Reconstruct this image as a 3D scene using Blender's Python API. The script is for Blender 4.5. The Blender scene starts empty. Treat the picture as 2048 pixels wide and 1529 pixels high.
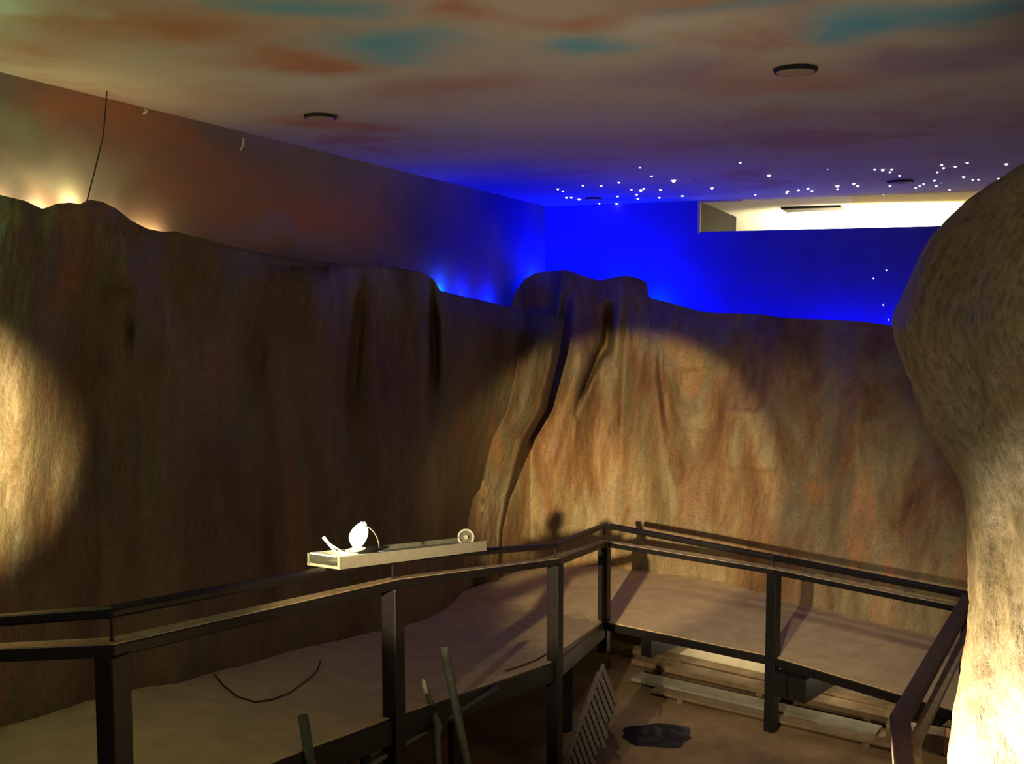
import bpy, bmesh, math, random
import numpy as np
from mathutils import Vector, noise

# ------------------------------------------------------------------ camera, world, lights, exposure
C = bpy.context.scene.collection
S = bpy.context.scene
F = 2070.0; EYE = 3.05; CX, CY = 1024.0, 764.5
PITCH = math.atan(164.5 / F)
cam = bpy.data.cameras.new('camera'); cam_o = bpy.data.objects.new('camera', cam); C.objects.link(cam_o)
cam.sensor_width = 36.0; cam.lens = F / 2048 * 36.0; cam.clip_start = 0.05
cam_o.location = (0, 0, EYE); cam_o.rotation_euler = (math.pi/2 - PITCH, 0, 0)
S.camera = cam_o

def ray(px, py):
    u = (px - CX) / F; v = (CY - py) / F
    c, s = math.cos(PITCH), math.sin(PITCH)
    return Vector((u, v*s + c, v*c - s))
def at(px, py, Y):                      # the point on that sight line at distance Y into the room
    r = ray(px, py); return Vector((0, 0, EYE)) + r * (Y / r.y)
def on_z(px, py, z):
    r = ray(px, py); return Vector((0, 0, EYE)) + r * ((z - EYE) / r.z)

vs = S.view_settings
vs.view_transform = 'Standard'; vs.look = 'None'; vs.gamma = 1.0; vs.use_curve_mapping = False
vs.exposure = 0.0

w = bpy.data.worlds.new('world'); S.world = w; w.use_nodes = True
w.node_tree.nodes['Background'].inputs[0].default_value = (1.0, 0.90, 0.72, 1)
w.node_tree.nodes['Background'].inputs[1].default_value = 0.26

def lamp(name, kind, loc, energy, color, target=None, size=0.1, angle=None, blend=0.3, size_y=None):
    l = bpy.data.lights.new(name, kind); l.energy = energy; l.color = color
    if kind == 'SPOT':
        l.spot_size = math.radians(angle); l.spot_blend = blend; l.shadow_soft_size = size
    elif kind == 'AREA':
        l.size = size
        if size_y: l.shape = 'RECTANGLE'; l.size_y = size_y
    else: l.shadow_soft_size = size
    o = bpy.data.objects.new(name, l); C.objects.link(o); o.location = loc
    if target is not None:
        o.rotation_euler = (Vector(target) - Vector(loc)).to_track_quat('-Z', 'Y').to_euler()
    return o
WARM = (1.0, 0.75, 0.38)
CEIL = EYE + 1.2
# upper walls meet at the back corner; used to seat the hidden lamps just in front of them
WL0, WL1 = Vector((-2.73, 5.52, 0)), Vector((.43, 13.45, 0)); dirL = (WL1 - WL0).normalized()
WB1 = Vector((5.27, 11.5, 0)); dirB = (WB1 - WL1).normalized()
def on_line(px, A, d):                  # where the sight column px meets an upright wall through A along d
    u = (px - CX)/F
    t = (u*A.y - A.x) / (d.x - u*d.y); return A + d*t
# theatre spots beside the viewer and under the ceiling, then added fill spots
lamp('corner_spot', 'SPOT', (-1.9, 0.05, 2.92), 4300, WARM, at(1240, 975, 11.2), 0.05, 17.6, 0.3)
lamp('corner_spot', 'SPOT', (-1.9, 0.05, 2.92), 5200, WARM, at(1125, 975, 11.2), 0.05, 10.5, 1.0)
lamp('corner_spot', 'SPOT', (-1.9, 0.05, 2.92), 2300, (1.0, .80, .50), at(1500, 1130, 10.2), 0.05, 25, 0.9)
lamp('right_spot', 'SPOT', (0.2, 3.0, 4.15), 600, (1.0, .82, .56), (2.7, 8.9, -.66), 0.12, 38, 1.0)
lamp('left_spot', 'SPOT', (-0.3, 0.5, 3.0), 8200, (1.0, .80, .42), at(-150, 905, 4.7), 0.04, 16.6, 0.95)
lamp('boulder_uplight', 'SPOT', (0.9, 4.95, 0.5), 1700, (1.0, .82, .48), (2.0, 4.1, 1.0), 0.08, 76, 1.0)
lamp('boulder_fill', 'SPOT', (-0.6, -1.2, 3.6), 260, (1.0, .86, .6), (2.6, 4.2, 3.0), 0.2, 40, 1.0)  # added fill out of view, lifts the pillar's front
lamp('ceiling_fill', 'SPOT', (0.7, 4.3, -0.55), 145, (1.0, .88, .68), (0.7, 4.6, 4.2), 0.8, 88, 1.0)  # unseen fill added in the pit to brighten the ceiling
# lamps tucked behind the rock rims
for px, py, e in ((92, 424, 3), (155, 414, 2.6), (20, 404, 1.2), (232, 440, .9), (290, 468, 1.1), (320, 476, 1.6), (-80, 400, 2.0)):
    lamp('rim_lamp', 'POINT', at(px, py, on_line(px, WL0, dirL).y - .05), e*.8, (1.0, .86, .42), size=0.02)
BLUE = (0.0, 0.006, 1.0)
for px, py, e, dd in ((890, 588, 26, .14), (940, 604, 26, .25), (990, 618, 36, .25), (1310, 611, 34, .16), (1350, 622, 4, .25), (1420, 642, 3, .3), (1500, 646, 2.2, .3), (1560, 648, 2.2, .3), (1640, 652, 3.2, .26), (1700, 656, 3.8, .26), (1785, 666, 6, .22)):
    A, d = (WL0, dirL) if px < 1050 else (WL1, dirB)
    lamp('blue_rim_lamp', 'POINT', at(px, py, on_line(px, A, d).y - dd), e, (0.0, .03, 1.0) if px in (890, 1310) else BLUE, size=0.03)
lamp('blue_rim_lamp', 'POINT', at(1085, 566, 12.95), 85, BLUE, size=0.04)
lamp('blue_rim_lamp', 'POINT', at(1230, 572, 12.9), 75, BLUE, size=0.04)
# green-tinted house lamp high on the rock left of the frame; lamp of the next room
lamp('green_lamp', 'POINT', (-2.8, 4.1, 3.9), 15, (.5, 1.0, .45), size=0.1)
nl = lamp('next_room_lamp', 'AREA', (5.0, 13.5, 3.3), 210, (1.0, .90, .60), (5.15, 14.2, 4.6), 1.4, size_y=.4)
nl.data.spread = math.radians(130)
for px_, e_ in ((1410, 2.2), (1490, 2.0), (1680, 3.0), (1830, 3.2)):          # unseen fill lamps added under the back deck to brighten strip and beam
    lamp('under_deck_fill', 'POINT', at(px_, 1284 + (px_-1420)*.24, 10.0 - (px_-1420)*.0034), e_, (1.0, .86, .58), size=0.05)

# ------------------------------------------------------------------ helpers
def tag(o, label=None, cat=None, group=None, kind=None):
    for k, v in (('label', label), ('category', cat), ('group', group), ('kind', kind)):
        if v: o[k] = v
    return o
def empty(name, loc, label, cat, group=None):
    o = bpy.data.objects.new(name, None); C.objects.link(o); o.location = loc
    o.empty_display_size = 0.1
    return tag(o, label, cat, group)

class MB:
    def __init__(s): s.v = []; s.f = []
    def add(s, vs_, fs_):
        n = len(s.v); s.v += [tuple(p) for p in vs_]; s.f += [tuple(i + n for i in q) for q in fs_]; return s
    def box8(s, p):                     # p: four bottom then four top corners
        return s.add(p, [(3,2,1,0),(4,5,6,7),(0,1,5,4),(1,2,6,5),(2,3,7,6),(3,0,4,7)])
    def box(s, c, d, rz=0):
        hx, hy, hz = d[0]/2, d[1]/2, d[2]/2; cr, sr = math.cos(rz), math.sin(rz); out = []
        for z in (-hz, hz):
            for x, y in ((-hx,-hy),(hx,-hy),(hx,hy),(-hx,hy)):
                out.append((c[0]+x*cr-y*sr, c[1]+x*sr+y*cr, c[2]+z))
        return s.box8(out)
    def bar(s, pts, w, h):              # flat-topped bar swept along a polyline, mitred
        pts = [Vector(p) for p in pts]; n = len(pts); vs_ = []; fs_ = []
        for i, p in enumerate(pts):
            d0 = (p - pts[i-1]).normalized() if i else None
            d1 = (pts[i+1] - p).normalized() if i < n-1 else None
            d = ((d0 or d1) + (d1 or d0)).normalized()
            side = d.cross(Vector((0,0,1))).normalized()
            k = 1.0
            if d0 and d1: k = min(1.0 / max(.4, d.dot(d1)), 1.8)
            for a, b in ((-1,-1),(1,-1),(1,1),(-1,1)): vs_.append(p + side*(a*w/2*k) + Vector((0,0,b*h/2)))
        for i in range(n-1):
            for k in range(4): fs_.append((i*4+k, i*4+(k+1)%4, i*4+4+(k+1)%4, i*4+4+k))
        fs_ += [(3,2,1,0), tuple((n-1)*4+k for k in range(4))]
        return s.add(vs_, fs_)
    def tube(s, pts, r, seg=10):
        pts = [Vector(p) for p in pts]; n = len(pts); vs_ = []; fs_ = []; ref = None
        rr = r if isinstance(r, (list, tuple)) else [r]*n
        for i, p in enumerate(pts):
            d = ((pts[min(i+1,n-1)] - pts[max(i-1,0)])).normalized()
            if ref is None: ref = d.orthogonal().normalized()
            ref = (ref - d*ref.dot(d)).normalized(); b = d.cross(ref)
            for k in range(seg):
                a = 2*math.pi*k/seg; vs_.append(p + (ref*math.cos(a) + b*math.sin(a))*rr[i])
        for i in range(n-1):
            for k in range(seg): fs_.append((i*seg+k, i*seg+(k+1)%seg, (i+1)*seg+(k+1)%seg, (i+1)*seg+k))
        fs_ += [tuple(reversed(range(seg))), tuple((n-1)*seg+k for k in range(seg))]
        return s.add(vs_, fs_)
    def grid(s, P, flip=False):         # P[row][col]
        R = len(P); K = len(P[0]); vs_ = [p for row in P for p in row]; fs_ = []
        for i in range(R-1):
            for j in range(K-1):
                q = (i*K+j, i*K+j+1, (i+1)*K+j+1, (i+1)*K+j); fs_.append(q[::-1] if flip else q)
        return s.add(vs_, fs_)
    def build(s, name, m, parent=None, smooth=False, bevel=0, origin=None, fix=True):
        if parent is not None: o0 = Vector(parent.location)
        elif origin is not None: o0 = Vector(origin)
        else:
            a = np.array(s.v); o0 = Vector(((a[:,0].min()+a[:,0].max())/2, (a[:,1].min()+a[:,1].max())/2, a[:,2].min()))
        me = bpy.data.meshes.new(name); me.from_pydata([tuple(Vector(p)-o0) for p in s.v], [], s.f)
        if fix:
            bm = bmesh.new(); bm.from_mesh(me); bmesh.ops.recalc_face_normals(bm, faces=bm.faces); bm.to_mesh(me); bm.free()
        me.update()
        if smooth: me.polygons.foreach_set('use_smooth', [True]*len(me.polygons))
        me.materials.append(m)
        o = bpy.data.objects.new(name, me); C.objects.link(o)
        if parent is not None: o.parent = parent
        else: o.location = o0
        if bevel:
            b = o.modifiers.new('bevel', 'BEVEL'); b.width = bevel; b.segments = 2; b.limit_method = 'ANGLE'
        return o

# ------------------------------------------------------------------ materials
def mat(name):
    m = bpy.data.materials.new(name); m.use_nodes = True; nt = m.node_tree
    return m, nt, nt.nodes['Principled BSDF']
def N(nt, t, **kw):
    n = nt.nodes.new(t)
    for k, v in kw.items(): setattr(n, k, v)
    return n
def lin(r, g, b):
    f = lambda c: (c/255/12.92) if c/255 <= .04045 else ((c/255+.055)/1.055)**2.4
    return (f(r), f(g), f(b), 1)
def noise_tex(nt, vec, scale, detail=4, rough=.6, stretch=(1,1,1), dist=0, off=(0,0,0)):
    mp = N(nt, 'ShaderNodeMapping'); mp.inputs['Scale'].default_value = stretch; mp.inputs['Location'].default_value = off
    nt.links.new(vec, mp.inputs['Vector'])
    n = N(nt, 'ShaderNodeTexNoise'); n.inputs['Scale'].default_value = scale; n.inputs['Detail'].default_value = detail
    n.inputs['Roughness'].default_value = rough; n.inputs['Distortion'].default_value = dist
    nt.links.new(mp.outputs[0], n.inputs['Vector']); return n.outputs['Fac']
def ramp(nt, fac, stops):
    r = N(nt, 'ShaderNodeValToRGB'); el = r.color_ramp.elements
    while len(el) < len(stops): el.new(.5)
    for e, (p, c) in zip(el, stops): e.position = p; e.color = c
    nt.links.new(fac, r.inputs[0]); return r.outputs[0]
def mix(nt, fac, a, b, mode='MIX'):
    n = N(nt, 'ShaderNodeMix', data_type='RGBA', blend_type=mode)
    for sock, v in ((n.inputs[0], fac), (n.inputs[6], a), (n.inputs[7], b)):
        if hasattr(v, 'is_linked'): nt.links.new(v, sock)
        else: sock.default_value = v
    return n.outputs[2]
def bump(nt, bsdf, h, strength, dist, prev=None):
    b = N(nt, 'ShaderNodeBump'); b.inputs['Strength'].default_value = strength; b.inputs['Distance'].default_value = dist
    nt.links.new(h, b.inputs['Height'])
    if prev: nt.links.new(prev, b.inputs['Normal'])
    nt.links.new(b.outputs[0], bsdf.inputs['Normal']); return b.outputs[0]

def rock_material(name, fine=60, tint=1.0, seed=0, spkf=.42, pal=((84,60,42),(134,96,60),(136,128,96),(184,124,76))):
    m, nt, b = mat(name)
    v = N(nt, 'ShaderNodeTexCoord').outputs['Object']
    big = noise_tex(nt, v, 1.5, 5, .55, (1,1,.30), .6, (seed,0,0))
    stk = noise_tex(nt, v, 7, 5, .65, (1,1,.22), .4, (seed,3,0))
    spk = noise_tex(nt, v, fine, 3, .7, (1,1,.55))
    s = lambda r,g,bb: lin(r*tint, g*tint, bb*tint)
    c1 = ramp(nt, big, [(.30, s(*pal[0])), (.43, s(*pal[1])), (.55, s(*pal[2])), (.68, s(*pal[3]))])
    c2 = ramp(nt, stk, [(.32, s(84,64,44)), (.5, s(138,112,76)), (.72, s(176,156,112))])
    c = mix(nt, .33, c1, c2)
    c3 = ramp(nt, spk, [(.34, (.36,.34,.32,1)), (.5, (.95,.95,.95,1)), (.68, (1.35,1.35,1.3,1))])
    c = mix(nt, spkf, c, c3, 'MULTIPLY')
    nt.links.new(c, b.inputs['Base Color']); b.inputs['Roughness'].default_value = .6
    b.inputs['Specular IOR Level'].default_value = .45
    p = bump(nt, b, stk, .4, .03)
    p = bump(nt, b, spk, .55, .012, p)
    return m
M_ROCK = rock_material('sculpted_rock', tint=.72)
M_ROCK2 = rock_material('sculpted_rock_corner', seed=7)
M_BOULDER = rock_material('sculpted_boulder', fine=34, tint=.9, seed=13, spkf=.7, pal=((92,78,58),(118,100,72),(128,118,90),(126,98,72)))

def plain(name, col, rough=.6, metal=0, nscale=14, var=.25, bstr=.15, spec=.5):
    m, nt, b = mat(name)
    v = N(nt, 'ShaderNodeTexCoord').outputs['Object']
    n = noise_tex(nt, v, nscale, 4)
    d = tuple(c*(1-var) for c in col[:3]) + (1,); l = tuple(min(1,c*(1+var)) for c in col[:3]) + (1,)
    nt.links.new(ramp(nt, n, [(.3, d), (.7, l)]), b.inputs['Base Color'])
    b.inputs['Roughness'].default_value = rough; b.inputs['Metallic'].default_value = metal
    b.inputs['Specular IOR Level'].default_value = spec
    if bstr: bump(nt, b, n, bstr, .004)
    return m
M_STEEL = plain('dark_painted_steel', lin(20,17,18), .45, 0, 25, .35, .1, .35)
M_LITSTEEL = plain('lit_brown_steel', lin(74,60,50), .55, 0, 25, .35, .1, .35)  # lighter steel copy: light on the forward handrail put into its colour
M_RAILTOP = plain('pale_rail_paint', lin(168,150,124), .5, .1, 18, .3, .1)
M_DECK = plain('dusty_deck', lin(192,170,130), .9, 0, 5, .16, .3)
M_PIT = plain('pit_floor', lin(132,108,78), .95, 0, 2.2, .4, .5)
M_PLANK = plain('old_planks', lin(112,92,66), .8, 0, 9, .3, .3)
M_GREYPLANK = plain('grey_board', lin(128,124,106), .8, 0, 9, .2, .2)
M_PINK = plain('raw_end_grain', lin(188,142,104), .8, 0, 20, .2, .2)
M_PALE = plain('pale_board', lin(214,204,172), .8, 0, 8, .1, .1)
M_TRAY = plain('grey_tray_metal', lin(138,134,124), .45, .1, 30, .1, .05)
M_GREY = plain('grey_plastic', lin(96,100,90), .5, 0, 30, .2, .1)
M_GREENISH = plain('weathered_pole', lin(70,74,62), .6, 0, 30, .4, .2)
M_CEILPAINT = plain('painted_speaker_face', lin(176,150,126), .9, 0, 20, .1, .1)
M_WHITE = plain('white_plastic', lin(245,242,230), .4, 0, 30, .04, 0)
M_BLACK = plain('black_fitting', lin(20,16,14), .7, 0, 30, .3, .1)
M_CABLE = plain('dark_cable', lin(42,34,28), .6, 0, 30, .2, 0)
M_CREAMDIM = plain('less_lit_cream', lin(240,226,170), .8, 0, 6, .03, .05)  # yellower tone stands for the less lit part of the next room
M_CREAMW = plain('white_wall_paint', lin(250,246,226), .8, 0, 6, .02, .05)
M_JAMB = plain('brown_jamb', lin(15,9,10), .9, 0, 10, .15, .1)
M_EDGE = plain('pale_edge_trim', lin(222,190,150), .6, 0, 10, .1, 0)
M_SLAT = plain('bleached_slat', lin(66,58,50), .8, 0, 22, .25, .2)
M_RUBBLE = plain('rubble', lin(110,100,84), .9, 0, 12, .3, .4)
def emissive(name, col, s):
    m, nt, b = mat(name); b.inputs['Base Color'].default_value = col
    b.inputs['Emission Color'].default_value = col; b.inputs['Emission Strength'].default_value = s; return m
M_STAR = emissive('star_point', (.92,.9,1,1), 9)
M_STARDIM = emissive('star_point_dim', (.75,.7,1,1), 1.6)
M_GLOW = emissive('lit_shade', (1,.93,.72,1), 5)

def mural(name, base, blobs, plane, base2=None, nscale=1.1):
    """painted clouds: soft patches of pigment at places on the surface, edges broken by noise"""
    m, nt, b = mat(name)
    v = N(nt, 'ShaderNodeNewGeometry').outputs['Position']
    wn = N(nt, 'ShaderNodeTexNoise'); wn.inputs['Scale'].default_value = nscale; wn.inputs['Detail'].default_value = 4
    nt.links.new(v, wn.inputs['Vector'])
    sub = N(nt, 'ShaderNodeVectorMath', operation='SUBTRACT'); nt.links.new(wn.outputs['Color'], sub.inputs[0]); sub.inputs[1].default_value = (.5,.5,.5)
    scl = N(nt, 'ShaderNodeVectorMath', operation='SCALE'); nt.links.new(sub.outputs[0], scl.inputs[0]); scl.inputs['Scale'].default_value = 1.1
    add = N(nt, 'ShaderNodeVectorMath', operation='ADD'); nt.links.new(v, add.inputs[0]); nt.links.new(scl.outputs[0], add.inputs[1])
    vec = add.outputs[0]
    n2 = noise_tex(nt, v, .8, 5, .6, (1,1,2.0))
    col = ramp(nt, n2, [(.35, base), (.65, base2 or base)])
    n3 = noise_tex(nt, v, .55, 5, .62, (1,1,1.6), 1.2, (4.2,1.7,0))
    mr3 = N(nt, 'ShaderNodeMapRange'); nt.links.new(n3, mr3.inputs[0]); mr3.inputs[1].default_value = .5; mr3.inputs[2].default_value = .66; mr3.inputs[4].default_value = .55
    col = mix(nt, mr3.outputs[0], col, RUST)
    for (c, rx, ry, colr, st) in blobs:
        s_ = N(nt, 'ShaderNodeVectorMath', operation='SUBTRACT'); nt.links.new(vec, s_.inputs[0]); s_.inputs[1].default_value = c
        k = N(nt, 'ShaderNodeVectorMath', operation='MULTIPLY'); nt.links.new(s_.outputs[0], k.inputs[0])
        k.inputs[1].default_value = (1/rx, 1/ry, 0) if plane == 'xy' else (0, 1/rx, 1/ry)
        l = N(nt, 'ShaderNodeVectorMath', operation='LENGTH'); nt.links.new(k.outputs[0], l.inputs[0])
        mr = N(nt, 'ShaderNodeMapRange', interpolation_type='SMOOTHSTEP'); nt.links.new(l.outputs['Value'], mr.inputs[0])
        mr.inputs[1].default_value = 1.45; mr.inputs[2].default_value = .05; mr.inputs[3].default_value = 0; mr.inputs[4].default_value = st
        col = mix(nt, mr.outputs[0], col, colr)
    nt.links.new(col, b.inputs['Base Color']); b.inputs['Roughness'].default_value = .9
    b.inputs['Specular IOR Level'].default_value = .1
    return m
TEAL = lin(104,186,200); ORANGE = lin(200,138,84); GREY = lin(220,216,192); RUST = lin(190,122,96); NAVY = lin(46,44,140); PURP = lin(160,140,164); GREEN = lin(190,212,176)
def cblob(px, py, rx, ry, col, st=.9):
    c = on_z(px, py, CEIL); a = on_z(px+rx, py, CEIL); t = on_z(px, py-ry, CEIL); bt = on_z(px, py+ry, CEIL)
    return (tuple(c), abs(a.x-c.x), abs(bt.y-t.y)/2, col, st)
ceil_blobs = [cblob(*a) for a in (
    (340,55,260,40,ORANGE), (590,118,170,26,ORANGE), (80,20,120,20,GREY), (620,15,170,26,TEAL,.8), (810,85,150,34,TEAL),
    (950,28,110,22,ORANGE,.8), (1180,45,130,22,ORANGE,.6), (1170,95,120,26,TEAL,.85), (640,170,190,26,GREY), (880,185,140,26,RUST,.5),
    (650,245,130,16,ORANGE,.8), (1010,170,110,22,RUST,.45), (1380,60,140,32,GREY), (1490,20,120,22,TEAL,.5), (1600,165,230,30,RUST,.55),
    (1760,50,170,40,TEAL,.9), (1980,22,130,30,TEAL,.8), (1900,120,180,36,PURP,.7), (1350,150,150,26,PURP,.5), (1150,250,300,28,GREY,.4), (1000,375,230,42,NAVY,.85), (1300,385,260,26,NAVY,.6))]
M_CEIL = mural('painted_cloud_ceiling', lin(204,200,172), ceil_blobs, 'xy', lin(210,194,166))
def wblob(px, py, rx, ry, col, st=.9):
    P = on_line(px, WL0, dirL); Q = on_line(px+rx, WL0, dirL); z = at(px, py, P.y).z
    return ((P.x, P.y, z), abs(Q.y-P.y), ry*P.y/F, col, st)
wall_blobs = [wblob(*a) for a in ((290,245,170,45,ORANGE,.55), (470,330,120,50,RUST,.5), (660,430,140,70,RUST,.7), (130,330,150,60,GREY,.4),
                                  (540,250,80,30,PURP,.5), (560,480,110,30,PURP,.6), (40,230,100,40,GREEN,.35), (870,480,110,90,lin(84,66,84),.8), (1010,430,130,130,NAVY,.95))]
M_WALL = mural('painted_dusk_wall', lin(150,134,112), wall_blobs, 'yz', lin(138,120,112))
M_NIGHT = plain('night_blue_paint', lin(70,66,190), .9, 0, 3, .08, .05, .1)

# ------------------------------------------------------------------ the room shell
def struct(name, mb, m, **kw):
    o = mb.build(name, m, **kw); o['kind'] = 'structure'; return o
back = -3.0
# ceiling slab over the whole room
poly = [WL1, WL0 + dirL*((back-WL0.y)/dirL.y), Vector((9.5, back, 0)), WL1 + dirB*10.5]
ce = MB(); n = len(poly)
ce.add([(p.x, p.y, CEIL) for p in poly] + [(p.x, p.y, CEIL+.15) for p in poly],
       [tuple(range(n)), tuple(range(2*n-1, n-1, -1))] + [(i, (i+1)%n, n+(i+1)%n, n+i) for i in range(n)])
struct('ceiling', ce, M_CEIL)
def slab(A, B, z0, z1, th, nrm):        # upright wall slab between two plan points
    o = Vector((nrm.x, nrm.y, 0))*th
    return [(A.x,A.y,z0),(B.x,B.y,z0),(B.x+o.x,B.y+o.y,z0),(A.x+o.x,A.y+o.y,z0),
            (A.x,A.y,z1),(B.x,B.y,z1),(B.x+o.x,B.y+o.y,z1),(A.x+o.x,A.y+o.y,z1)]
outL = Vector((-dirL.y, dirL.x, 0)); outB = Vector((-dirB.y, dirB.x, 0))
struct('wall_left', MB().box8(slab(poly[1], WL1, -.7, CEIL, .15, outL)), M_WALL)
J = on_line(1393, WL1, dirB); SILL = at(1440, 463, on_line(1440, WL1, dirB).y).z
E_ = WL1 + dirB*10.5; J2 = WL1 + dirB*7.2; TH = .12; DEEP = 2.65
wb = MB()
wb.box8(slab(WL1, J, -.7, CEIL, TH, outB)); wb.box8(slab(J, J2, -.7, SILL, TH, outB)); wb.box8(slab(J2, E_, -.7, CEIL, TH, outB))
struct('wall_back', wb, M_NIGHT)
# pale edge beads round the high opening
tr = MB(); A1 = J - outB*.02 - dirB*.004
tr.box8(slab(A1, A1 + dirB*.03, SILL-.02, CEIL-.002, .03, outB)); struct('trim_1', tr, M_EDGE)
tr = MB(); A1 = J - outB*.02 + dirB*.026
tr.box8(slab(A1, A1 + dirB*.5, CEIL-.022, CEIL-.002, .03, outB)); struct('trim_2', tr, M_EDGE)
# the bright room behind the opening: brown side wall, far wall and ceiling tinted yellower where less lit
K0 = J + outB*TH; K1 = J + outB*DEEP
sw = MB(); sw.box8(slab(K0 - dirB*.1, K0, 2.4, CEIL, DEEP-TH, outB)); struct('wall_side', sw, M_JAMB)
M0 = on_line(1705, K1, dirB)
nr = MB(); nr.box8(slab(K1 - dirB*.1, M0, 2.4, CEIL, .1, outB)); struct('wall_far', nr, M_CREAMW)
nr = MB(); nr.box8(slab(M0, M0 + dirB*5, 2.4, CEIL, .1, outB)); struct('wall_beyond', nr, M_CREAMDIM)
B0, B1 = on_z(1703, 392, CEIL), on_z(1705, 440, CEIL)
for nm, q, m_ in (('trim_3', [K0 - dirB*.1, B0, B1, K1 - dirB*.1], M_CREAMW), ('trim_4', [B0, K0 + dirB*7, K1 + dirB*7, B1], M_CREAMDIM)):
    nr = MB()
    nr.add([(p.x,p.y,CEIL+.001) for p in q]+[(p.x,p.y,CEIL+.1) for p in q], [(0,1,2,3),(7,6,5,4),(0,1,5,4),(1,2,6,5),(2,3,7,6),(3,0,4,7)])
    struct(nm, nr, m_)
# pit floor
fl = MB(); PITZ = -.66
fl.box8([(-6,back,PITZ-.1),(11,back,PITZ-.1),(11,15,PITZ-.1),(-6,15,PITZ-.1),(-6,back,PITZ),(11,back,PITZ),(11,15,PITZ),(-6,15,PITZ)])
struct('floor', fl, M_PIT)

# ------------------------------------------------------------------ rock faces
def fb(x, y, z, o=4): return noise.fractal((x, y, z), 1.0, 2.0, o)
def groove(px, py, lines):              # lines of (x, y, width, depth) points, fading to nothing at both ends
    d = 0.0
    for ln in lines:
        best = 0.0
        for (x1,y1,w1,d1), (x2,y2,w2,d2) in zip(ln, ln[1:]):
            if py < min(y1,y2)-60 or py > max(y1,y2)+60: continue
            L2 = (x2-x1)**2 + (y2-y1)**2
            t = min(1, max(0, ((px-x1)*(x2-x1) + (py-y1)*(y2-y1)) / L2))
            wd = w1+(w2-w1)*t; dp = d1+(d2-d1)*t
            e = math.hypot(px-(x1+t*(x2-x1)), (py-(y1+t*(y2-y1)))*.5)
            v = dp*math.exp(-(e/wd)**2)
            if abs(v) > abs(best): best = v
        d += best
    return d
def sm(a, b, x):
    t = min(1, max(0, (x-a)/(b-a))); return t*t*(3-2*t)

def rock_sheet(pxs, top, base_depth, lean, pyb, warp, segs, seed, rows=150, fold=1.0, rim=.3, skew=.12, pre=None):
    tx, ty = zip(*top); dx, dy = zip(*base_depth); lx, ly = zip(*lean)
    P = []
    fr = [i/(rows-1) for i in range(rows)]
    def point(px, t, extra=0, dpy=0):
        yt = float(np.interp(px, tx, ty)); D = float(np.interp(px, dx, dy)); L = float(np.interp(px, lx, ly))
        py = pyb + (yt - pyb)*t
        d = D + L*t**1.5
        x2 = warp(px, py+dpy) if warp else px
        sx = x2 + skew*py
        k = d/9
        d += fold*k*(.17*fb(sx*.0065+seed, py*.0018, seed, 2) + .040*fb(sx*.018, py*.0045+seed, 1.7, 3) + .016*fb(sx*.045, py*.018, seed+5, 4) + .006*fb(sx*.2, py*.12, 3+seed, 2))
        d += groove(x2, py, segs)
        if pre: d += pre(px, x2, py, t)
        d += .10*sm(.93, 1.0, t)**2           # the lip rolls back
        return at(x2, py + dpy, d + extra)
    for t in fr: P.append([point(px, t) for px in pxs])
    for e, dp in ((.06,1.0), (.16,5), (rim,16), (rim+.04,50), (rim+.05,90)): P.append([point(px, 1.0, e, dp) for px in pxs])
    return P
# --- long face on the left
topL = [(-330,400),(-150,372),(0,390),(50,402),(85,418),(97,414),(112,408),(140,405),(160,409),(170,403),(182,400),(205,404),(232,417),(262,441),(295,458),(325,464),
        (350,463),(400,476),(470,494),(560,514),(640,524),(700,528),(780,534),(845,545),(868,560),(880,582),(930,594),(975,604),(1020,616),(1080,626),(1110,632),(1130,640)]
depL = []
for x in range(-330, 1140, 30):
    u = (x-CX)/F; depL.append((x, min(4.719/(.444-u), 11.0 - .3*max(0, (1110-x))/200)))
edge = [(560,1112),(628,1111),(720,1096),(820,1072),(880,1038),(930,1023),(1000,1004),(1060,993),(1210,985),(1500,978)]
ex, ey = zip(*edge)
def warpL(px, py): return px + (float(np.interp(py, ex, ey)) - 1110)*sm(820, 1110, px)
def preL(px, x2, py, t):
    up_ = sm(560, 700, py)*(1-sm(800, 1000, py))
    return .5*sm(1112, 1130, px)**2 - (.10+.34*up_)*math.exp(-((px-1085)/60)**2)
segsL = [((722,545,14,0),(712,620,20,.22),(704,760,22,.26),(698,960,20,0)), ((862,572,6,.1),(865,640,11,.34),(868,720,11,.3),(862,820,18,.16),(850,960,20,0)),
         ((522,560,30,0),(505,720,40,.18),(480,920,40,0)), ((330,470,30,.05),(340,560,40,.18),(352,720,40,0)), ((622,540,40,0),(628,600,48,-.22),(645,760,50,0)),
         ((150,620,40,0),(175,820,45,.12),(200,1050,45,0)), ((40,600,40,0),(50,850,50,-.12),(60,1150,40,0)), ((262,560,9,0),(256,680,10,.07),(262,800,10,0)),
         ((770,680,40,0),(765,900,45,-.12),(760,1150,40,0)), ((440,420,40,0),(450,500,50,-.12),(440,640,40,0)), ((230,440,60,0),(240,520,60,-.12),(250,660,60,0))]
pxs = list(np.concatenate([np.arange(-330, 0, 6), np.arange(0, 1060, 3.5), np.arange(1060, 1131, 1.5)]))
PL = rock_sheet(pxs, topL, depL, [(-330,.04),(330,.02),(600,.3),(900,.25),(1130,.2)], 1640, warpL, segsL, 1.3, rim=.12, pre=preL)
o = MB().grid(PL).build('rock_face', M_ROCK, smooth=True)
tag(o, 'long dark brown sculpted rock face running along the left side of the ramp', 'rock wall')
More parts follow.
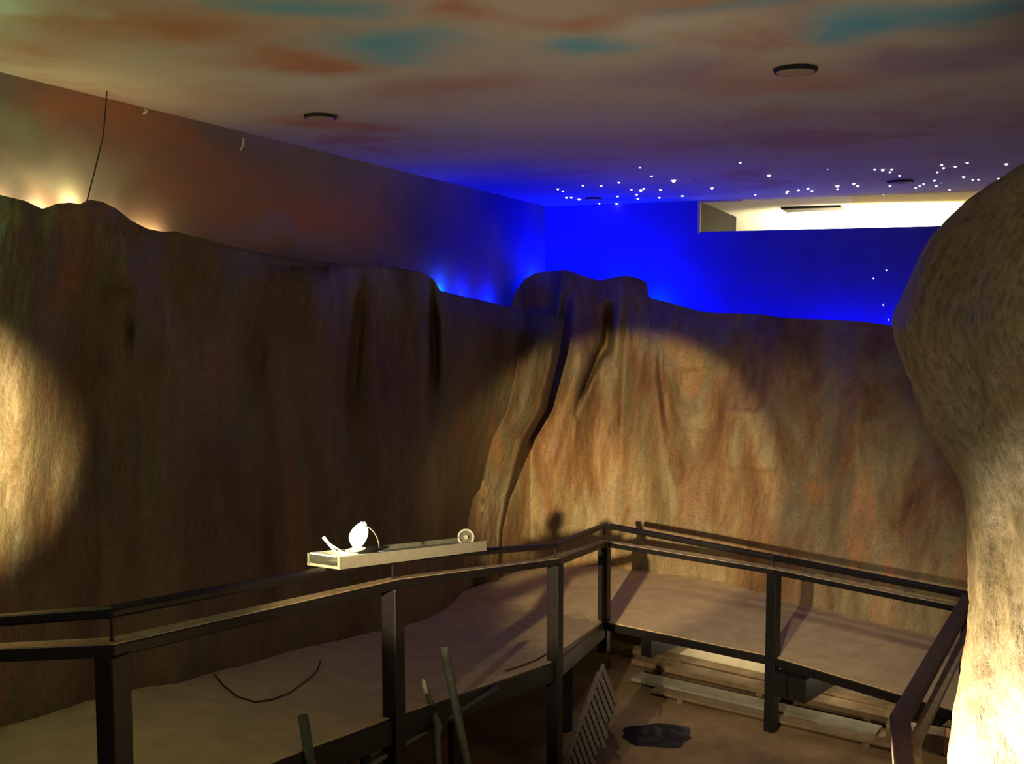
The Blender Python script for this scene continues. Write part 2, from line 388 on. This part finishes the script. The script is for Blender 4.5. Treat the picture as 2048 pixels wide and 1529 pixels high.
# --- corner crag and the right hand face
topR = [(820,574),(900,592),(930,601),(975,611),(1015,618),(1022,612),(1030,585),(1050,557),(1072,546),(1105,542),(1132,540),(1150,546),(1175,555),(1200,561),(1222,556),(1250,551),(1275,556),(1293,564),(1297,592),(1302,597),
        (1340,606),(1370,614),(1400,623),(1440,626),(1520,629),(1550,634),(1600,638),(1660,640),(1720,643),(1780,651),(1810,656),(1950,672),(2100,690),(2300,700)]
depR = [(820,9.8),(900,10.4),(960,11.25),(1015,11.55),(1062,11.6),(1150,11.42),(1230,11.5),(1290,11.42),(1440,10.75),(1596,10.1),(1790,9.32),(1935,8.8),(2100,8.3),(2300,7.7)]
segsR = [((1222,600,9,0),(1217,640,9,.40),(1212,690,10,.5),(1191,722,8,.46),(1170,772,5.5,.4),(1158,805,4,.15),(1150,840,4,0)), ((1135,575,9,0),(1128,630,10,.18),(1118,690,8,0)),
         ((1257,600,10,0),(1250,720,13,.14),(1246,850,12,.1),(1240,960,10,0)), ((1316,660,6,0),(1322,760,7,.09),(1336,880,6,0)), ((1172,620,24,0),(1160,720,28,-.2),(1120,820,30,-.2),(1095,920,32,-.24),(1085,1080,28,0)),
         ((1302,660,26,0),(1312,800,30,-.2),(1332,960,30,-.16),(1338,1060,24,0)), ((1405,700,50,0),(1390,800,50,.16),(1375,940,50,0)), ((1535,760,60,0),(1500,880,60,-.14),(1470,980,50,0)),
         ((1722,680,30,0),(1715,850,30,-.14),(1705,1040,30,0)), ((1450,800,18,0),(1390,900,20,.1),(1345,1010,18,0)), ((1640,760,60,0),(1628,950,60,.12),(1615,1150,50,0)),
         ((1175,820,16,0),(1188,920,18,.09),(1200,1030,16,0)), ((1262,980,40,0),(1268,1080,40,-.1),(1272,1170,30,0)), ((1800,860,50,0),(1795,1000,50,.12),(1790,1180,50,0)),
         ((1020,880,14,0),(1015,960,16,.16),(1000,1060,12,0))]
def preR(px, x2, py, t): return .30*(1-sm(1098,1122,px))*(1-sm(600,660,py))
pxs = list(np.concatenate([np.arange(820, 960, 10), np.arange(960, 1340, 2.5), np.arange(1340, 1960, 4), np.arange(1960, 2301, 12)]))
PR = rock_sheet(pxs, topR, depR, [(820,-.4),(900,-.42),(960,-.72),(1015,-.7),(1062,.45),(1200,.75),(1300,.6),(1600,1.15),(1800,1.45),(2300,1.6)], 1420, None, segsR, 8.2, rim=.2, pre=preR, fold=.8)
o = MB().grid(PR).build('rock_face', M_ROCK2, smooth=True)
tag(o, 'lit tan rock face with split crag in the back corner behind the flat deck', 'rock wall')
# --- boulder pillar in the right foreground
outl = [(150,2500),(230,2230),(280,2120),(330,2046),(390,1962),(450,1896),(500,1862),(540,1841),(600,1815),(655,1797),(690,1804),(740,1820),(830,1852),(905,1890),(950,1919),(1020,1938),(1100,1946),
        (1190,1948),(1250,1943),(1330,1938),(1430,1931),(1529,1925),(1700,1900),(2400,1850)]
oy, ox = zip(*outl)
rad = [(150,.25),(230,.6),(330,.95),(600,1.15),(950,.85),(1200,.8),(1529,.95),(2400,1.2)]
ry_, rr_ = zip(*rad)
DB = 4.35
yy = np.linspace(150, 2330, 230); kern = np.exp(-(np.arange(-9, 10)/3.2)**2); kern /= kern.sum()
sx = np.convolve(np.pad(np.interp(yy, oy, ox), 9, 'edge'), kern, 'valid'); sr = np.convolve(np.pad(np.interp(yy, ry_, rr_), 9, 'edge'), kern, 'valid')
P = []
for i in range(230):
    py = 150 + (2330-150)*i/229
    xl = float(sx[i]); R = float(sr[i])
    a = math.atan2(xl - CX, F); d0 = DB/math.cos(a)
    z = at(xl, py, DB).z
    b = a + math.asin(R/(d0+.25)); cx, cy = (d0+.25)*math.sin(b), (d0+.25)*math.cos(b)
    row = []
    for j in range(161):
        th = 2*math.pi*j/160
        ca, sa = math.cos(th), math.sin(th)
        x, y = cx + R*ca, cy + R*sa
        nn = .10*fb(ca*1.6+4, sa*1.6, z*.7, 3) + .028*fb(x*4.5, y*4.5, z*2.4, 4) + .010*fb(x*19, y*19, z*11, 3)
        row.append((x + ca*nn*.7, y + sa*nn*.7, max(z, PITZ)))
    P.append(row)
o = MB().grid(P, True).build('boulder', M_BOULDER, smooth=True)
tag(o, 'tall bulging rock pillar close at the right edge, its left flank glaring white', 'rock')

# ------------------------------------------------------------------ walkway
Cc = on_z(1208, 1243, 0)
RD = Vector((-.456, -.89, 0))
def rampz(p):
    s = (Vector((p.x, p.y, 0)) - Vector((Cc.x, Cc.y, 0))).dot(RD)
    if s <= 0: return 0.0
    return .168*s if s < 5.2 else .8736 + .10*(1-math.exp(-(s-5.2)*1.68))
def solve_ramp(px, py):
    lo, hi = 1.5, 14.0
    f = lambda Y: (lambda p: p.z - rampz(p))(at(px, py, Y))
    for _ in range(60):
        m_ = (lo+hi)/2
        if f(m_) > 0: lo = m_
        else: hi = m_
    return at(px, py, lo)
P3 = solve_ramp(1110, 1322); P2 = solve_ramp(788, 1434)
P1 = at(224, 1290, 3.85); P1.z = rampz(P1)
Q1 = at(-60, 1310, 3.9); Q1.z = rampz(Q1)
P0 = at(-700, 1330, 4.0); P0.z = rampz(P0)
P4 = on_z(1545, 1313, 0); RR = on_z(1932, 1428, 0)
def lerp(a, b, t): return a + (b-a)*t
edgeL = [Cc, P3, P2, P1, Q1, P0]
wallL = [Vector((.6,12.2,0)), Vector((-.55,10.6,0)), Vector((-1.9,7.7,0)), Vector((-2.95,5.6,0)), Vector((-3.25,4.9,0)), Vector((-3.6,4.3,0))]
ramp_o = empty('walkway_ramp', (lerp(P2,P3,.5).x, P2.y, 0), 'sloping dusty walkway between the left railing and the dark rock face', 'walkway')
dk = MB(); g = []; g2 = []
for i in range(len(edgeL)-1):
    for k in range(6):
        t = k/6; a = lerp(edgeL[i], edgeL[i+1], t); b = lerp(wallL[i], wallL[i+1], t); row = []; row2 = []
        for m_ in range(13):
            p = lerp(a, b, m_/12); zz = rampz(p); row.append((p.x,p.y,zz)); row2.append((p.x,p.y,zz-.06))
        g.append(row); g2.append(row2)
dk.grid(g); dk.grid(g2, True)
n = len(g)
dk.add([r[0] for r in g]+[r[0] for r in g2], [(i,i+1,n+i+1,n+i) for i in range(n-1)])
dk.build('deck_board', M_DECK, ramp_o, fix=False)
eb = [Vector((p[0],p[1],p[2]-.075)) for p in (r[0] for r in g)]
MB().bar(eb, .05, .14).build('edge_beam', M_STEEL, ramp_o)
for p in (lerp(P2,P3,.45), lerp(P2,P1,.15), lerp(P3,Cc,.5)):
    z = rampz(p); q = p + Vector((-.14,.07,0))
    MB().box((q.x,q.y,(z-.14+PITZ)/2), (.09,.09,z-.14-PITZ), .47).build('support_leg', M_STEEL, ramp_o)

deck_o = empty('walkway_deck', (2.2, 9.6, 0), 'flat dusty deck behind the back railing at the foot of the lit rock', 'walkway')
far_r = RR + (RR-P4)*.9
dp = [Cc, P4, RR, far_r, Vector((6.2,7.0,0)), Vector((4.2,9.6,0)), Vector((1.9,12.2,0)), Vector((.6,12.2,0))]
n = len(dp)
MB().add([(p.x,p.y,0) for p in dp]+[(p.x,p.y,-.04) for p in dp], [tuple(range(n)), tuple(range(2*n-1,n-1,-1))]+[(i,(i+1)%n,n+(i+1)%n,n+i) for i in range(n)]).build('deck_board', M_DECK, deck_o)
ebp = [Cc, P4, RR, far_r]
MB().bar([(p.x,p.y,-.042) for p in ebp], .05, .07).build('edge_beam', M_STEEL, deck_o)
bd = (RR-Cc).normalized(); ba = math.atan2(bd.y, bd.x)
perp = Vector((-bd.y, bd.x, 0))
for px, wd, hh in ((1296,.11,.17), (1573,.11,.2), (1606,.16,.2), (1868,.26,.09)):
    t = on_line(px, Vector((Cc.x,Cc.y,0)), bd)
    c = t + perp*.5
    MB().box((c.x,c.y,-.075-hh/2), (wd,.95,hh), ba).build('joist', M_STEEL, deck_o)

# ------------------------------------------------------------------ railings
def zrail(px, py, p): return at(px, py, p.y).z
def V(p, z): return Vector((p.x, p.y, z))
lC, lP3, lP2, lP1 = (zrail(1205,1087,Cc), zrail(1110,1124,P3), zrail(788,1168,P2), zrail(222,1297,P1))
hC, h3, h2, h1 = (zrail(1205,1051,Cc), zrail(1110,1092,P3), zrail(788,1118,P2), zrail(222,1224,P1))
def post(root, p, z0, z1, rz, wd=.095):
    MB().box((p.x,p.y,(z0+z1)/2), (wd,wd,z1-z0), rz).build('post', M_STEEL, root, bevel=.006)
def stem(root, p, z0, z1):
    MB().tube([V(p,z0),V(p,z1)], .007, 8).build('stem', M_STEEL, root)
rl = empty('railing', (P2.x, P2.y, P2.z), 'dark steel railing climbing along the pit side of the left ramp', 'railing')
Ql = zrail(-60,1310,Q1); Qh = zrail(-60,1246,Q1)
low = [V(Cc,lC), V(P3,lP3), V(P2,lP2), V(P1,lP1), V(Q1,Ql), V(P0,Ql-.02)]
hi = [V(Cc,hC), V(P3,h3), V(P2,h2), V(P1,h1), V(Q1,Qh), V(P0,Qh-.02)]
MB().bar(low, .075, .05).build('lower_rail', M_STEEL, rl, bevel=.006)
MB().bar([p+Vector((0,0,.027)) for p in low], .068, .005).build('pale_top', M_RAILTOP, rl)  # pale strip laid on the top face only
MB().bar(hi, .055, .042).build('handrail', M_STEEL, rl, bevel=.012)
rzL = math.atan2(P3.y-P2.y, P3.x-P2.x)
for p, z1 in ((Cc,lC),(P3,lP3),(P2,lP2),(P1,lP1),(P0,Ql-.02)):
    post(rl, p, max(PITZ, rampz(p)-.3) if p is not P3 else PITZ, z1-.02, rzL)
for p, z0, z1 in ((Cc,lC,hC),(P3,lP3,h3),(P1,lP1,h1),(P2,lP2,h2)): stem(rl, p, z0, z1)
rb = empty('railing', (P4.x, P4.y, 0), 'dark steel railing across the front of the flat back deck', 'railing')
e = bd*.06; C2 = Cc + e
l4 = zrail(1545,1143,P4); h4 = zrail(1545,1116,P4); lR = zrail(1938,1222,RR); hR = zrail(1946,1192,RR)
lw = [V(C2,lC), V(P4,l4), V(RR,lR)]
MB().bar(lw, .075, .045).build('lower_rail', M_STEEL, rb, bevel=.006)
MB().bar([p+Vector((0,0,.0245)) for p in lw], .068, .005).build('pale_top', M_RAILTOP, rb)
MB().bar([V(C2,hC), V(P4,h4), V(RR,hR)], .055, .05).build('handrail', M_STEEL, rb, bevel=.012)
post(rb, P4, PITZ, l4-.02, ba); post(rb, RR, PITZ, lR-.02, ba)
stem(rb, P4, l4, h4); stem(rb, RR, lR, hR)
Tm = on_z(1800, 1440, hR); Tn = on_z(1815, 1600, hR-.02); 
rr = empty('railing', (Tm.x, Tm.y, PITZ), 'dark steel railing coming forward beside the bright rock pillar', 'railing')
R2 = RR + (Tm-V(RR,Tm.z)).normalized()*.07
sh = Vector((.16,-.02,0))
MB().bar([V(R2,hR), V(Tm,hR), V(Tn,hR-.03)], .10, .05).build('handrail', M_LITSTEEL, rr, bevel=.012)
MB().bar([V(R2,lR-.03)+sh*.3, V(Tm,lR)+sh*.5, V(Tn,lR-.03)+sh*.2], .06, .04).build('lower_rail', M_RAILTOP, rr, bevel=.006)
post(rr, Tm+sh*.4, PITZ, lR-.02, .9, .07)

# ------------------------------------------------------------------ things lying on the handrail
def rail_at(px):
    for a, b, za, zb in ((P1,P2,h1,h2),(P2,P3,h2,h3)):
        d = (Vector((b.x,b.y,0))-Vector((a.x,a.y,0))); L = d.length; d.normalize()
        q = on_line(px, Vector((a.x,a.y,0)), d); t = (q-Vector((a.x,a.y,0))).dot(d)/L
        if -.02 <= t <= 1.0: return V(q, za+(zb-za)*t)
    return V(P3,h3)
T0, T1 = rail_at(640), rail_at(944); tm = rail_at(788)
ta = math.atan2(T1.y-T0.y, T1.x-T0.x)
up = Vector((0,0,.021))
tray = empty('light_fitting', T0+up, 'long grey metal light fitting lying along the left handrail', 'light fitting')
MB().bar([T0+up+Vector((0,0,.008)), T1+up+Vector((0,0,.008))], .20, .014).build('base_plate', M_TRAY, tray)
sd = Vector((math.sin(ta), -math.cos(ta), 0))
for s_, mm in ((1,M_TRAY),(-1,M_GREY)):
    MB().bar([p+up+sd*(.092*s_)+Vector((0,0,.036)) for p in (T0,T1)], .012, .056).build('side_panel', mm, tray)
MB().bar([p+up+Vector((0,0,.03)) for p in (lerp(T0,T1,.36),lerp(T0,T1,.6),lerp(T0,T1,.97))], .1, .03).build('ballast_cover', M_GREY, tray)
MB().bar([T0+up+Vector((0,0,.064)), lerp(T0,T1,.12)+up+Vector((0,0,.064))], .16, .008).build('end_plate', M_WHITE, tray)
tz = Vector((0,0,.068))
# glowing lamp with a curled shade
lb = lerp(T0,T1,.2)+up+tz
lampo = empty('clip_lamp', lb, 'small glowing lamp with a curled white shade standing on the light fitting', 'lamp')
g = []
for i in range(13):
    t = i/12; row = []
    wd = .052*math.sin(math.pi*min(1,(t*.92+.06)))**.7
    for j in range(9):
        a = (j/8-.5)*2.4
        row.append(lb + Vector((math.sin(a)*wd - .012 + .03*t*t, -.02+.035*(1-math.cos(a))+.03*t, .012+.135*t)))
    g.append(row)
sh_o = MB().grid(g).build('lamp_shade', M_GLOW, lampo, smooth=True, fix=False)
so = sh_o.modifiers.new('thick', 'SOLIDIFY'); so.thickness = .004
g = []
for i in range(11):
    t = i/10; a = t*1.5
    g.append([lb + Vector((.02+.085*math.sin(a), -.01+.03*k, .13-.125*(1-math.cos(a)))) for k in (0,.5,1)])
f2 = MB().grid(g).build('film_flap', M_TRAY, lampo, smooth=True, fix=False); so = f2.modifiers.new('thick', 'SOLIDIFY'); so.thickness = .002
MB().box(lb+Vector((-.02,0,.004)), (.1,.06,.012), ta).build('lamp_base', M_WHITE, lampo, bevel=.003)
lamp('clip_lamp_light', 'POINT', lb+Vector((-.07,-.05,.08)), .8, (1,.85,.55), size=.02)
# white clip like a letter V
kb = lerp(T0,T1,.07)+up+tz
clip = empty('wire_clip', kb, 'white V-shaped clip sticking up at the left end of the light fitting', 'clip')
MB().tube([kb+Vector((.0,0,0)), kb+Vector((-.065,0,.082))], [.006,.0095], 8).build('prong', M_WHITE, clip)
MB().tube([kb+Vector((.038,0,.0)), kb+Vector((-.03,0,.045))], [.004,.004], 8).build('prong', M_WHITE, clip)
# grey reel
kr = at(932, 1075, rail_at(930).y)
reel = empty('cable_reel', kr, 'grey ring-shaped reel standing at the right end of the light fitting', 'reel')
fw = (Vector((0,0,EYE))-kr).normalized(); sx_ = fw.cross(Vector((0,0,1))).normalized(); uz = sx_.cross(fw)
ring = [kr + (sx_*math.cos(a)+uz*math.sin(a))*.046 for a in [2*math.pi*i/32 for i in range(33)]]
MB().tube(ring, .008, 10).build('rim', M_GREY, reel, smooth=True)
disc = []; 
for rr2 in (.0, .04): disc.append([kr - fw*.012 + (sx_*math.cos(a)+uz*math.sin(a))*rr2 for a in [2*math.pi*i/24 for i in range(25)]])
d_ = MB().grid(disc).build('back_disc', M_BLACK, reel, fix=False); so = d_.modifiers.new('thick','SOLIDIFY'); so.thickness = .006
MB().tube([kr-fw*.012, kr+fw*.012], .014, 14).build('hub', M_GREENISH, reel)
MB().tube([kr-uz*.046+sx_*.01, V(kr, rail_at(930).z+.02)+sx_*.02], .008, 8).build('foot', M_GREY, reel)

# ------------------------------------------------------------------ junk in the pit
def to_floor(px, py, dx, Y0, Y1):       # end of a pole on the pit floor
    p = at(px, py, Y0); 
    return p
a = at(888, 1294, 6.15); b = on_z(1075, 1900, PITZ+.01); b = Vector((a.x+.34, a.y-.35, PITZ+.01))
tag(MB().tube([a, lerp(a,b,.5), b], [.026,.027,.028], 12).build('pole', M_GREENISH, smooth=True), 'thin round pole leaning in the pit, between second and third railing posts', 'pole', 'poles leaning in the pit')
a = at(606, 1432, 4.9); b = Vector((a.x+.28, a.y-.2, PITZ+.01))
tag(MB().tube([a, lerp(a,b,.5), b], [.025,.026,.027], 12).build('pole', M_GREENISH, smooth=True), 'weathered grey-green pole leaning in the pit, between the first two railing posts', 'pole', 'poles leaning in the pit')
pts = [at(848,1365,6.0), at(853,1382,6.0), at(860,1402,6.0), at(866,1428,6.0), at(876,1455,5.95), at(872,1478,5.9)]
bo = empty('branch', (pts[-1].x, pts[-1].y, PITZ), 'knobbly stick with a pale tip rising beside the second railing post', 'stick')
MB().tube(pts+[V(pts[-1]+Vector((.1,-.1,0)), PITZ+.01)], [.012,.016,.017,.02,.03,.024,.02], 10).build('stalk', M_GREENISH, bo, smooth=True)
MB().tube([pts[0]+Vector((-.004,-.01,.022)), pts[0]+Vector((0,-.012,-.01)), pts[1]+Vector((.002,-.014,-.01))], [.01,.017,.012], 8).build('tip', M_PALE, bo, smooth=True)
fo_a, fo_b = at(560, 1640, 4.9), at(926, 1417, 6.3)
fr = empty('bed_frame', (lerp(fo_a,fo_b,.5).x, lerp(fo_a,fo_b,.5).y, PITZ), 'low metal frame of pipes standing in the pit below the ramp edge', 'frame')
MB().tube([fo_a, fo_b, fo_b+(fo_b-fo_a)*.25], .02, 10).build('side_pipe', M_GREENISH, fr, smooth=True)
ua, ub = at(640,1540,5.35), at(880,1440,6.45)
MB().tube([ua, ub], .02, 10).build('upper_pipe', M_STEEL, fr, smooth=True)
for px, py, Y in ((730,1470,5.85),(800,1462,6.05)):
    q = at(px,py,Y); MB().tube([q, V(q,PITZ)], .03 if px<760 else .022, 10).build('leg', M_STEEL, fr, smooth=True)
q1 = at(795,1470,6.0); q2 = at(860,1450,6.1); MB().tube([q1,q2], .016, 8).build('cross_pipe', M_GREENISH, fr)
# slatted panel leaning in the pit
S0, S1 = at(1207, 1330, 7.75), at(1104, 1600, 7.1)
S2 = at(1236, 1405, 7.55)
slat = empty('slatted_panel', (S1.x, S1.y, PITZ), 'slatted panel with slanting slats leaning in the pit at the inner corner', 'panel')
MB().tube([S0,S1], .016, 8).build('frame_bar', M_SLAT, slat); off = at(1196,1345,7.8)-S0
MB().tube([S0+off, S1+off], .011, 8).build('frame_bar', M_SLAT, slat)
ve = S2 - S0
bk = []
for i in range(17):
    a = lerp(S0,S1,.02+i*.057); b = a + ve*(1.0+.15*math.sin(i*1.7))
    MB().bar([a, b], .03, .012).build('slat', M_SLAT, slat)
nb = Vector((0,.05,-.01))
MB().box8([S0+nb, S1+nb, S1+ve+nb, S0+ve+nb, S0+nb*1.4, S1+nb*1.4, S1+ve+nb*1.4, S0+ve+nb*1.4]).build('backing', M_BLACK, slat)

# planks under the back deck
def plank(name, x0, y0, x1, y1, dw, th, m, label, lift=.05, cat='plank'):
    a = on_z(x0,y0,PITZ+lift); b = on_z(x1,y1,PITZ+lift); d = (b-a).normalized(); n_ = Vector((-d.y,d.x,0))*dw
    if n_.y < 0: n_ = -n_
    root = empty(name, V_(lerp_(a,b,.5), PITZ), label, cat, 'boards lying under the back deck')
    box = lambda p, q, w_, z0, z1: [Vector((r.x,r.y,z0)) for r in (p,q,q+w_,p+w_)]+[Vector((r.x,r.y,z1)) for r in (p,q,q+w_,p+w_)]
    MB().box8(box(a, b, n_, PITZ+lift, PITZ+lift+th)).build('board', m, root, bevel=.004)
    if lift > .01:
        for t in (.12, .5, .88):
            c = lerp_(a,b,t); MB().box8(box(c+n_*.12, c+d*.06+n_*.12, n_*.76, PITZ+.001, PITZ+lift)).build('batten', M_PLANK, root)
    return root
def V_(p, z): return Vector((p.x, p.y, z))
def lerp_(a, b, t): return a + (b-a)*t
plank('plank', 1250,1306, 1945,1466, .15, .05, M_PLANK, 'brown plank lying deepest under the back deck, next to the pale strip', cat='plank')
plank('plank', 1262,1329, 1800,1453, .2, .05, M_PLANK, 'second brown plank under the back deck, just in front of the deepest one')
plank('plank', 1262,1363, 1752,1476, .2, .035, M_GREYPLANK, 'light grey board lying under the deck in front of the brown planks')
plank('plank', 1300,1386, 1790,1501, .14, .02, M_PLANK, 'thin brown board lying nearest the pit on the floor')
bm_ = plank('beam', 1770,1492, 1888,1512, .2, .16, M_PLANK, 'squared timber beam with a raw pinkish end beside the bright pillar', 0.0, 'beam')
a = on_z(1888,1512,PITZ); d = (on_z(1888,1512,PITZ)-on_z(1770,1492,PITZ)).normalized(); n_ = Vector((-d.y,d.x,0))*.2
MB().box8([a,a+d*.04,a+d*.04+n_,a+n_]+[p+Vector((0,0,.155)) for p in (a,a+d*.04,a+d*.04+n_,a+n_)]).build('raw_end', M_PINK, bm_)['label'] = 'raw pinkish sawn end'
# pale strip standing under the deck at the back
a = on_z(1294,1303,PITZ); b = on_z(1560,1362,PITZ); c = on_z(1840,1424,PITZ)
st = MB()
for p, q in ((a,b),(b,c)):
    n_ = Vector((0,.05,0)); st.box8([p,q,q+n_,p+n_]+[r+Vector((0,0,.34)) for r in (p,q,q+n_,p+n_)])
tag(st.build('skirting_board', M_PALE), 'pale board standing under the back deck, seen as a bright strip below its beam', 'board')
ru = MB(); 
base = on_z(1690, 1402, PITZ); g = []
for i in range(19):
    row = []
    for j in range(13):
        u = i/18*2-1; v = j/12*2-1
        h = max(0, 1-u*u)*max(0,1-v*v)*.16*(.75+.5*noise.noise((i*.5,j*.5,2)))
        row.append(base + bd*(u*.55) + perp*(v*.10) + Vector((0,0,h+.002)))
    g.append(row)
tag(ru.grid(g).build('rubble_heap', M_RUBBLE, smooth=True, fix=False), 'low heap of grey rubble in front of the pale strip under the deck', 'rubble')
g = []; base = on_z(1312, 1472, PITZ)
for i in range(19):
    k = i/18; row = []
    for j in range(41):
        a_ = 2*math.pi*j/40; R_ = .30*(1+.45*noise.noise((math.cos(a_)*1.5, math.sin(a_)*1.5, 3.3)))
        h = (1-k**2)*.07*(.7+1.0*noise.noise((math.cos(a_)*k*2.5, math.sin(a_)*k*2.5, 7)))
        row.append(base + Vector((math.cos(a_)*R_*k*1.1, math.sin(a_)*R_*k*.8, max(.002, h+.004))))
    g.append(row)
tag(MB().grid(g).build('crumpled_sheet', M_BLACK, smooth=True, fix=False), 'dark crumpled sheet lying flat on the pit floor right of the slatted panel', 'sheet')

# ------------------------------------------------------------------ cables, hooks, ceiling fittings
cpts = []
for px, py in ((430,1352),(448,1375),(475,1396),(510,1407),(545,1402),(580,1388),(612,1365),(634,1345),(642,1322)):
    p = solve_ramp(px, py); p.z += .006; cpts.append(p)
tag(MB().tube(cpts, .0045, 6).build('cable', M_CABLE), 'thin loose cable curling on the ramp floor beside the first railing post', 'cable')
cpts = [solve_ramp(px, py)+Vector((0,0,.008)) for px, py in ((1010,1345),(1040,1336),(1070,1324),(1098,1308))]
tag(MB().tube(cpts, .006, 6).build('cable', M_CABLE), 'short dark cable along the ramp edge by the third railing post', 'cable')
a = on_z(214, 183, CEIL); b = at(172, 410, 5.75)
tag(MB().tube([a, lerp(a,b,.35)+Vector((0,.05,-.02)), lerp(a,b,.7)+Vector((0,.02,-.02)), b], .004, 6).build('cable', M_CABLE), 'thin dark cable hanging from the ceiling down to the left rock rim', 'cable')
for px, py, ln, lab in ((290, 219, .03, 'small white hook on the upper left wall just below the ceiling, nearest the hanging cable'),
                        (484, 276, .09, 'thin pale hook strip on the upper left wall, farther along toward the blue corner')):
    q = on_line(px, WL0, dirL); p = at(px, py, q.y) - outL*.012
    tag(MB().tube([p, p+Vector((-.005,0,-ln*.6)), p+Vector((-.02,-.01,-ln))], [.012,.008,.006], 8).build('hook', M_PALE, smooth=True), lab, 'hook')
spk = [(641,231,.108,'dark round ceiling speaker nearest the left wall'), (1591,137,.115,'dark round ceiling speaker nearest the viewer, upper right'),
       (1187,396,.10,'dim ceiling speaker far back among the left cluster of stars'), (1800,362,.13,'dim ceiling speaker above the bright opening, among the right stars')]
for px, py, r, lab in spk:
    p = on_z(px, py, CEIL); s_ = empty('ceiling_speaker', p, lab, 'speaker', 'round speakers in the ceiling')
    MB().tube([p+Vector((0,0,-.001)), p+Vector((0,0,-.02))], [r, r*.94], 32).build('rim', M_BLACK, s_)  # rim side coloured black to stand for its unlit face
    g = [[p+Vector((0,0,-.021-.012*(1-k*k))) + Vector((math.cos(a)*r*.85*k, math.sin(a)*r*.85*k, 0)) for a in [2*math.pi*i/32 for i in range(33)]] for k in (0.001,.33,.66,1)]
    MB().grid(g).build('grille', M_CEILPAINT, s_, fix=False)
# vent in the next room's ceiling
v = [on_z(px, py, CEIL-.0) for px, py in ((1562,414),(1682,410),(1690,416),(1574,421))]
vt = empty('air_vent', v[0], 'dark slot vent seen through the bright opening', 'vent')
MB().box8([p+Vector((0,0,-.03)) for p in v]+[p+Vector((0,0,-.003)) for p in v]).build('slot', M_BLACK, vt)

# ------------------------------------------------------------------ star points
stars = [(135,160,1),(155,168,1),(170,195,1),(190,195,1),(222,202,1.2),(238,146,1),(312,147,1),(305,220,.8),(385,133,1),(380,190,1),(376,220,1),(437,162,.8),(458,182,1.1),(475,165,1.4),(487,158,1),(463,200,1),
 (472,72,.8),(519,107,1),(556,163,1),(551,195,1),(646,188,1.1),(610,125,1.9),(767,156,1.4),(676,127,.5),(883,52,1),(1001,104,1.5),(945,183,.9),(1242,80,.7),(1078,168,1.2),(1074,176,1),(1122,165,1.1),(1161,158,1.2),(1178,167,1.1),
 (1282,147,1.6),(1282,160,.9),(1349,138,1.2),(1366,147,1.2),(1435,80,1),(1468,81,1.4),(1505,80,1),(1498,90,1),(1537,105,1),(1498,147,1),(1471,183,.7),(1603,155,1),(1620,147,.9),(1636,140,.9),(1680,125,1.1),(1692,90,1),(1710,62,1),
 (1718,73,1.1),(1766,68,1.1),(1815,53,1.1),(1800,110,1.2),(1838,121,1),(1861,121,.9),(1688,147,1),(1742,163,.8),(1975,58,1.3),(1943,117,.9),(1708,135,.6)]
meshes = {}
def star_mesh(m):
    if m.name not in meshes:
        bm = bmesh.new(); bmesh.ops.create_icosphere(bm, subdivisions=2, radius=1.0)
        me = bpy.data.meshes.new('star_light'); bm.to_mesh(me); bm.free(); me.materials.append(m); meshes[m.name] = me
    return meshes[m.name]
for x, y, s_ in stars:
    px, py = 1050+x/2.052, 300+y/2.052
    o = bpy.data.objects.new('star_light', star_mesh(M_STARDIM if s_ < .75 else M_STAR)); C.objects.link(o)
    p = on_z(px, py, CEIL); k = .0115*s_*p.y/11
    o.location = p; o.scale = (k, k, k)
    if px < 1440: tag(o, 'tiny white star light in the blue ceiling, left of the bright opening', 'star light', 'star lights left of the bright opening')
    elif px < 1700: tag(o, 'tiny white star light in the ceiling above the left half of the bright opening', 'star light', 'star lights over the opening')
    else: tag(o, 'tiny white star light in the ceiling toward the big rock pillar', 'star light', 'star lights near the pillar')
for x, y in ((1483,495),(1430,528),(1470,637),(1492,698),(1525,716)):
    px, py = 1050+x/2.052, 300+y/2.052
    q = on_line(px, WL1, dirB); p = at(px, py, q.y)
    o = bpy.data.objects.new('star_light', star_mesh(M_STARDIM)); C.objects.link(o); o.location = p; o.scale = (.009,)*3
    tag(o, 'faint star light on the blue wall left of the rock pillar', 'star light', 'faint star lights on the blue wall')
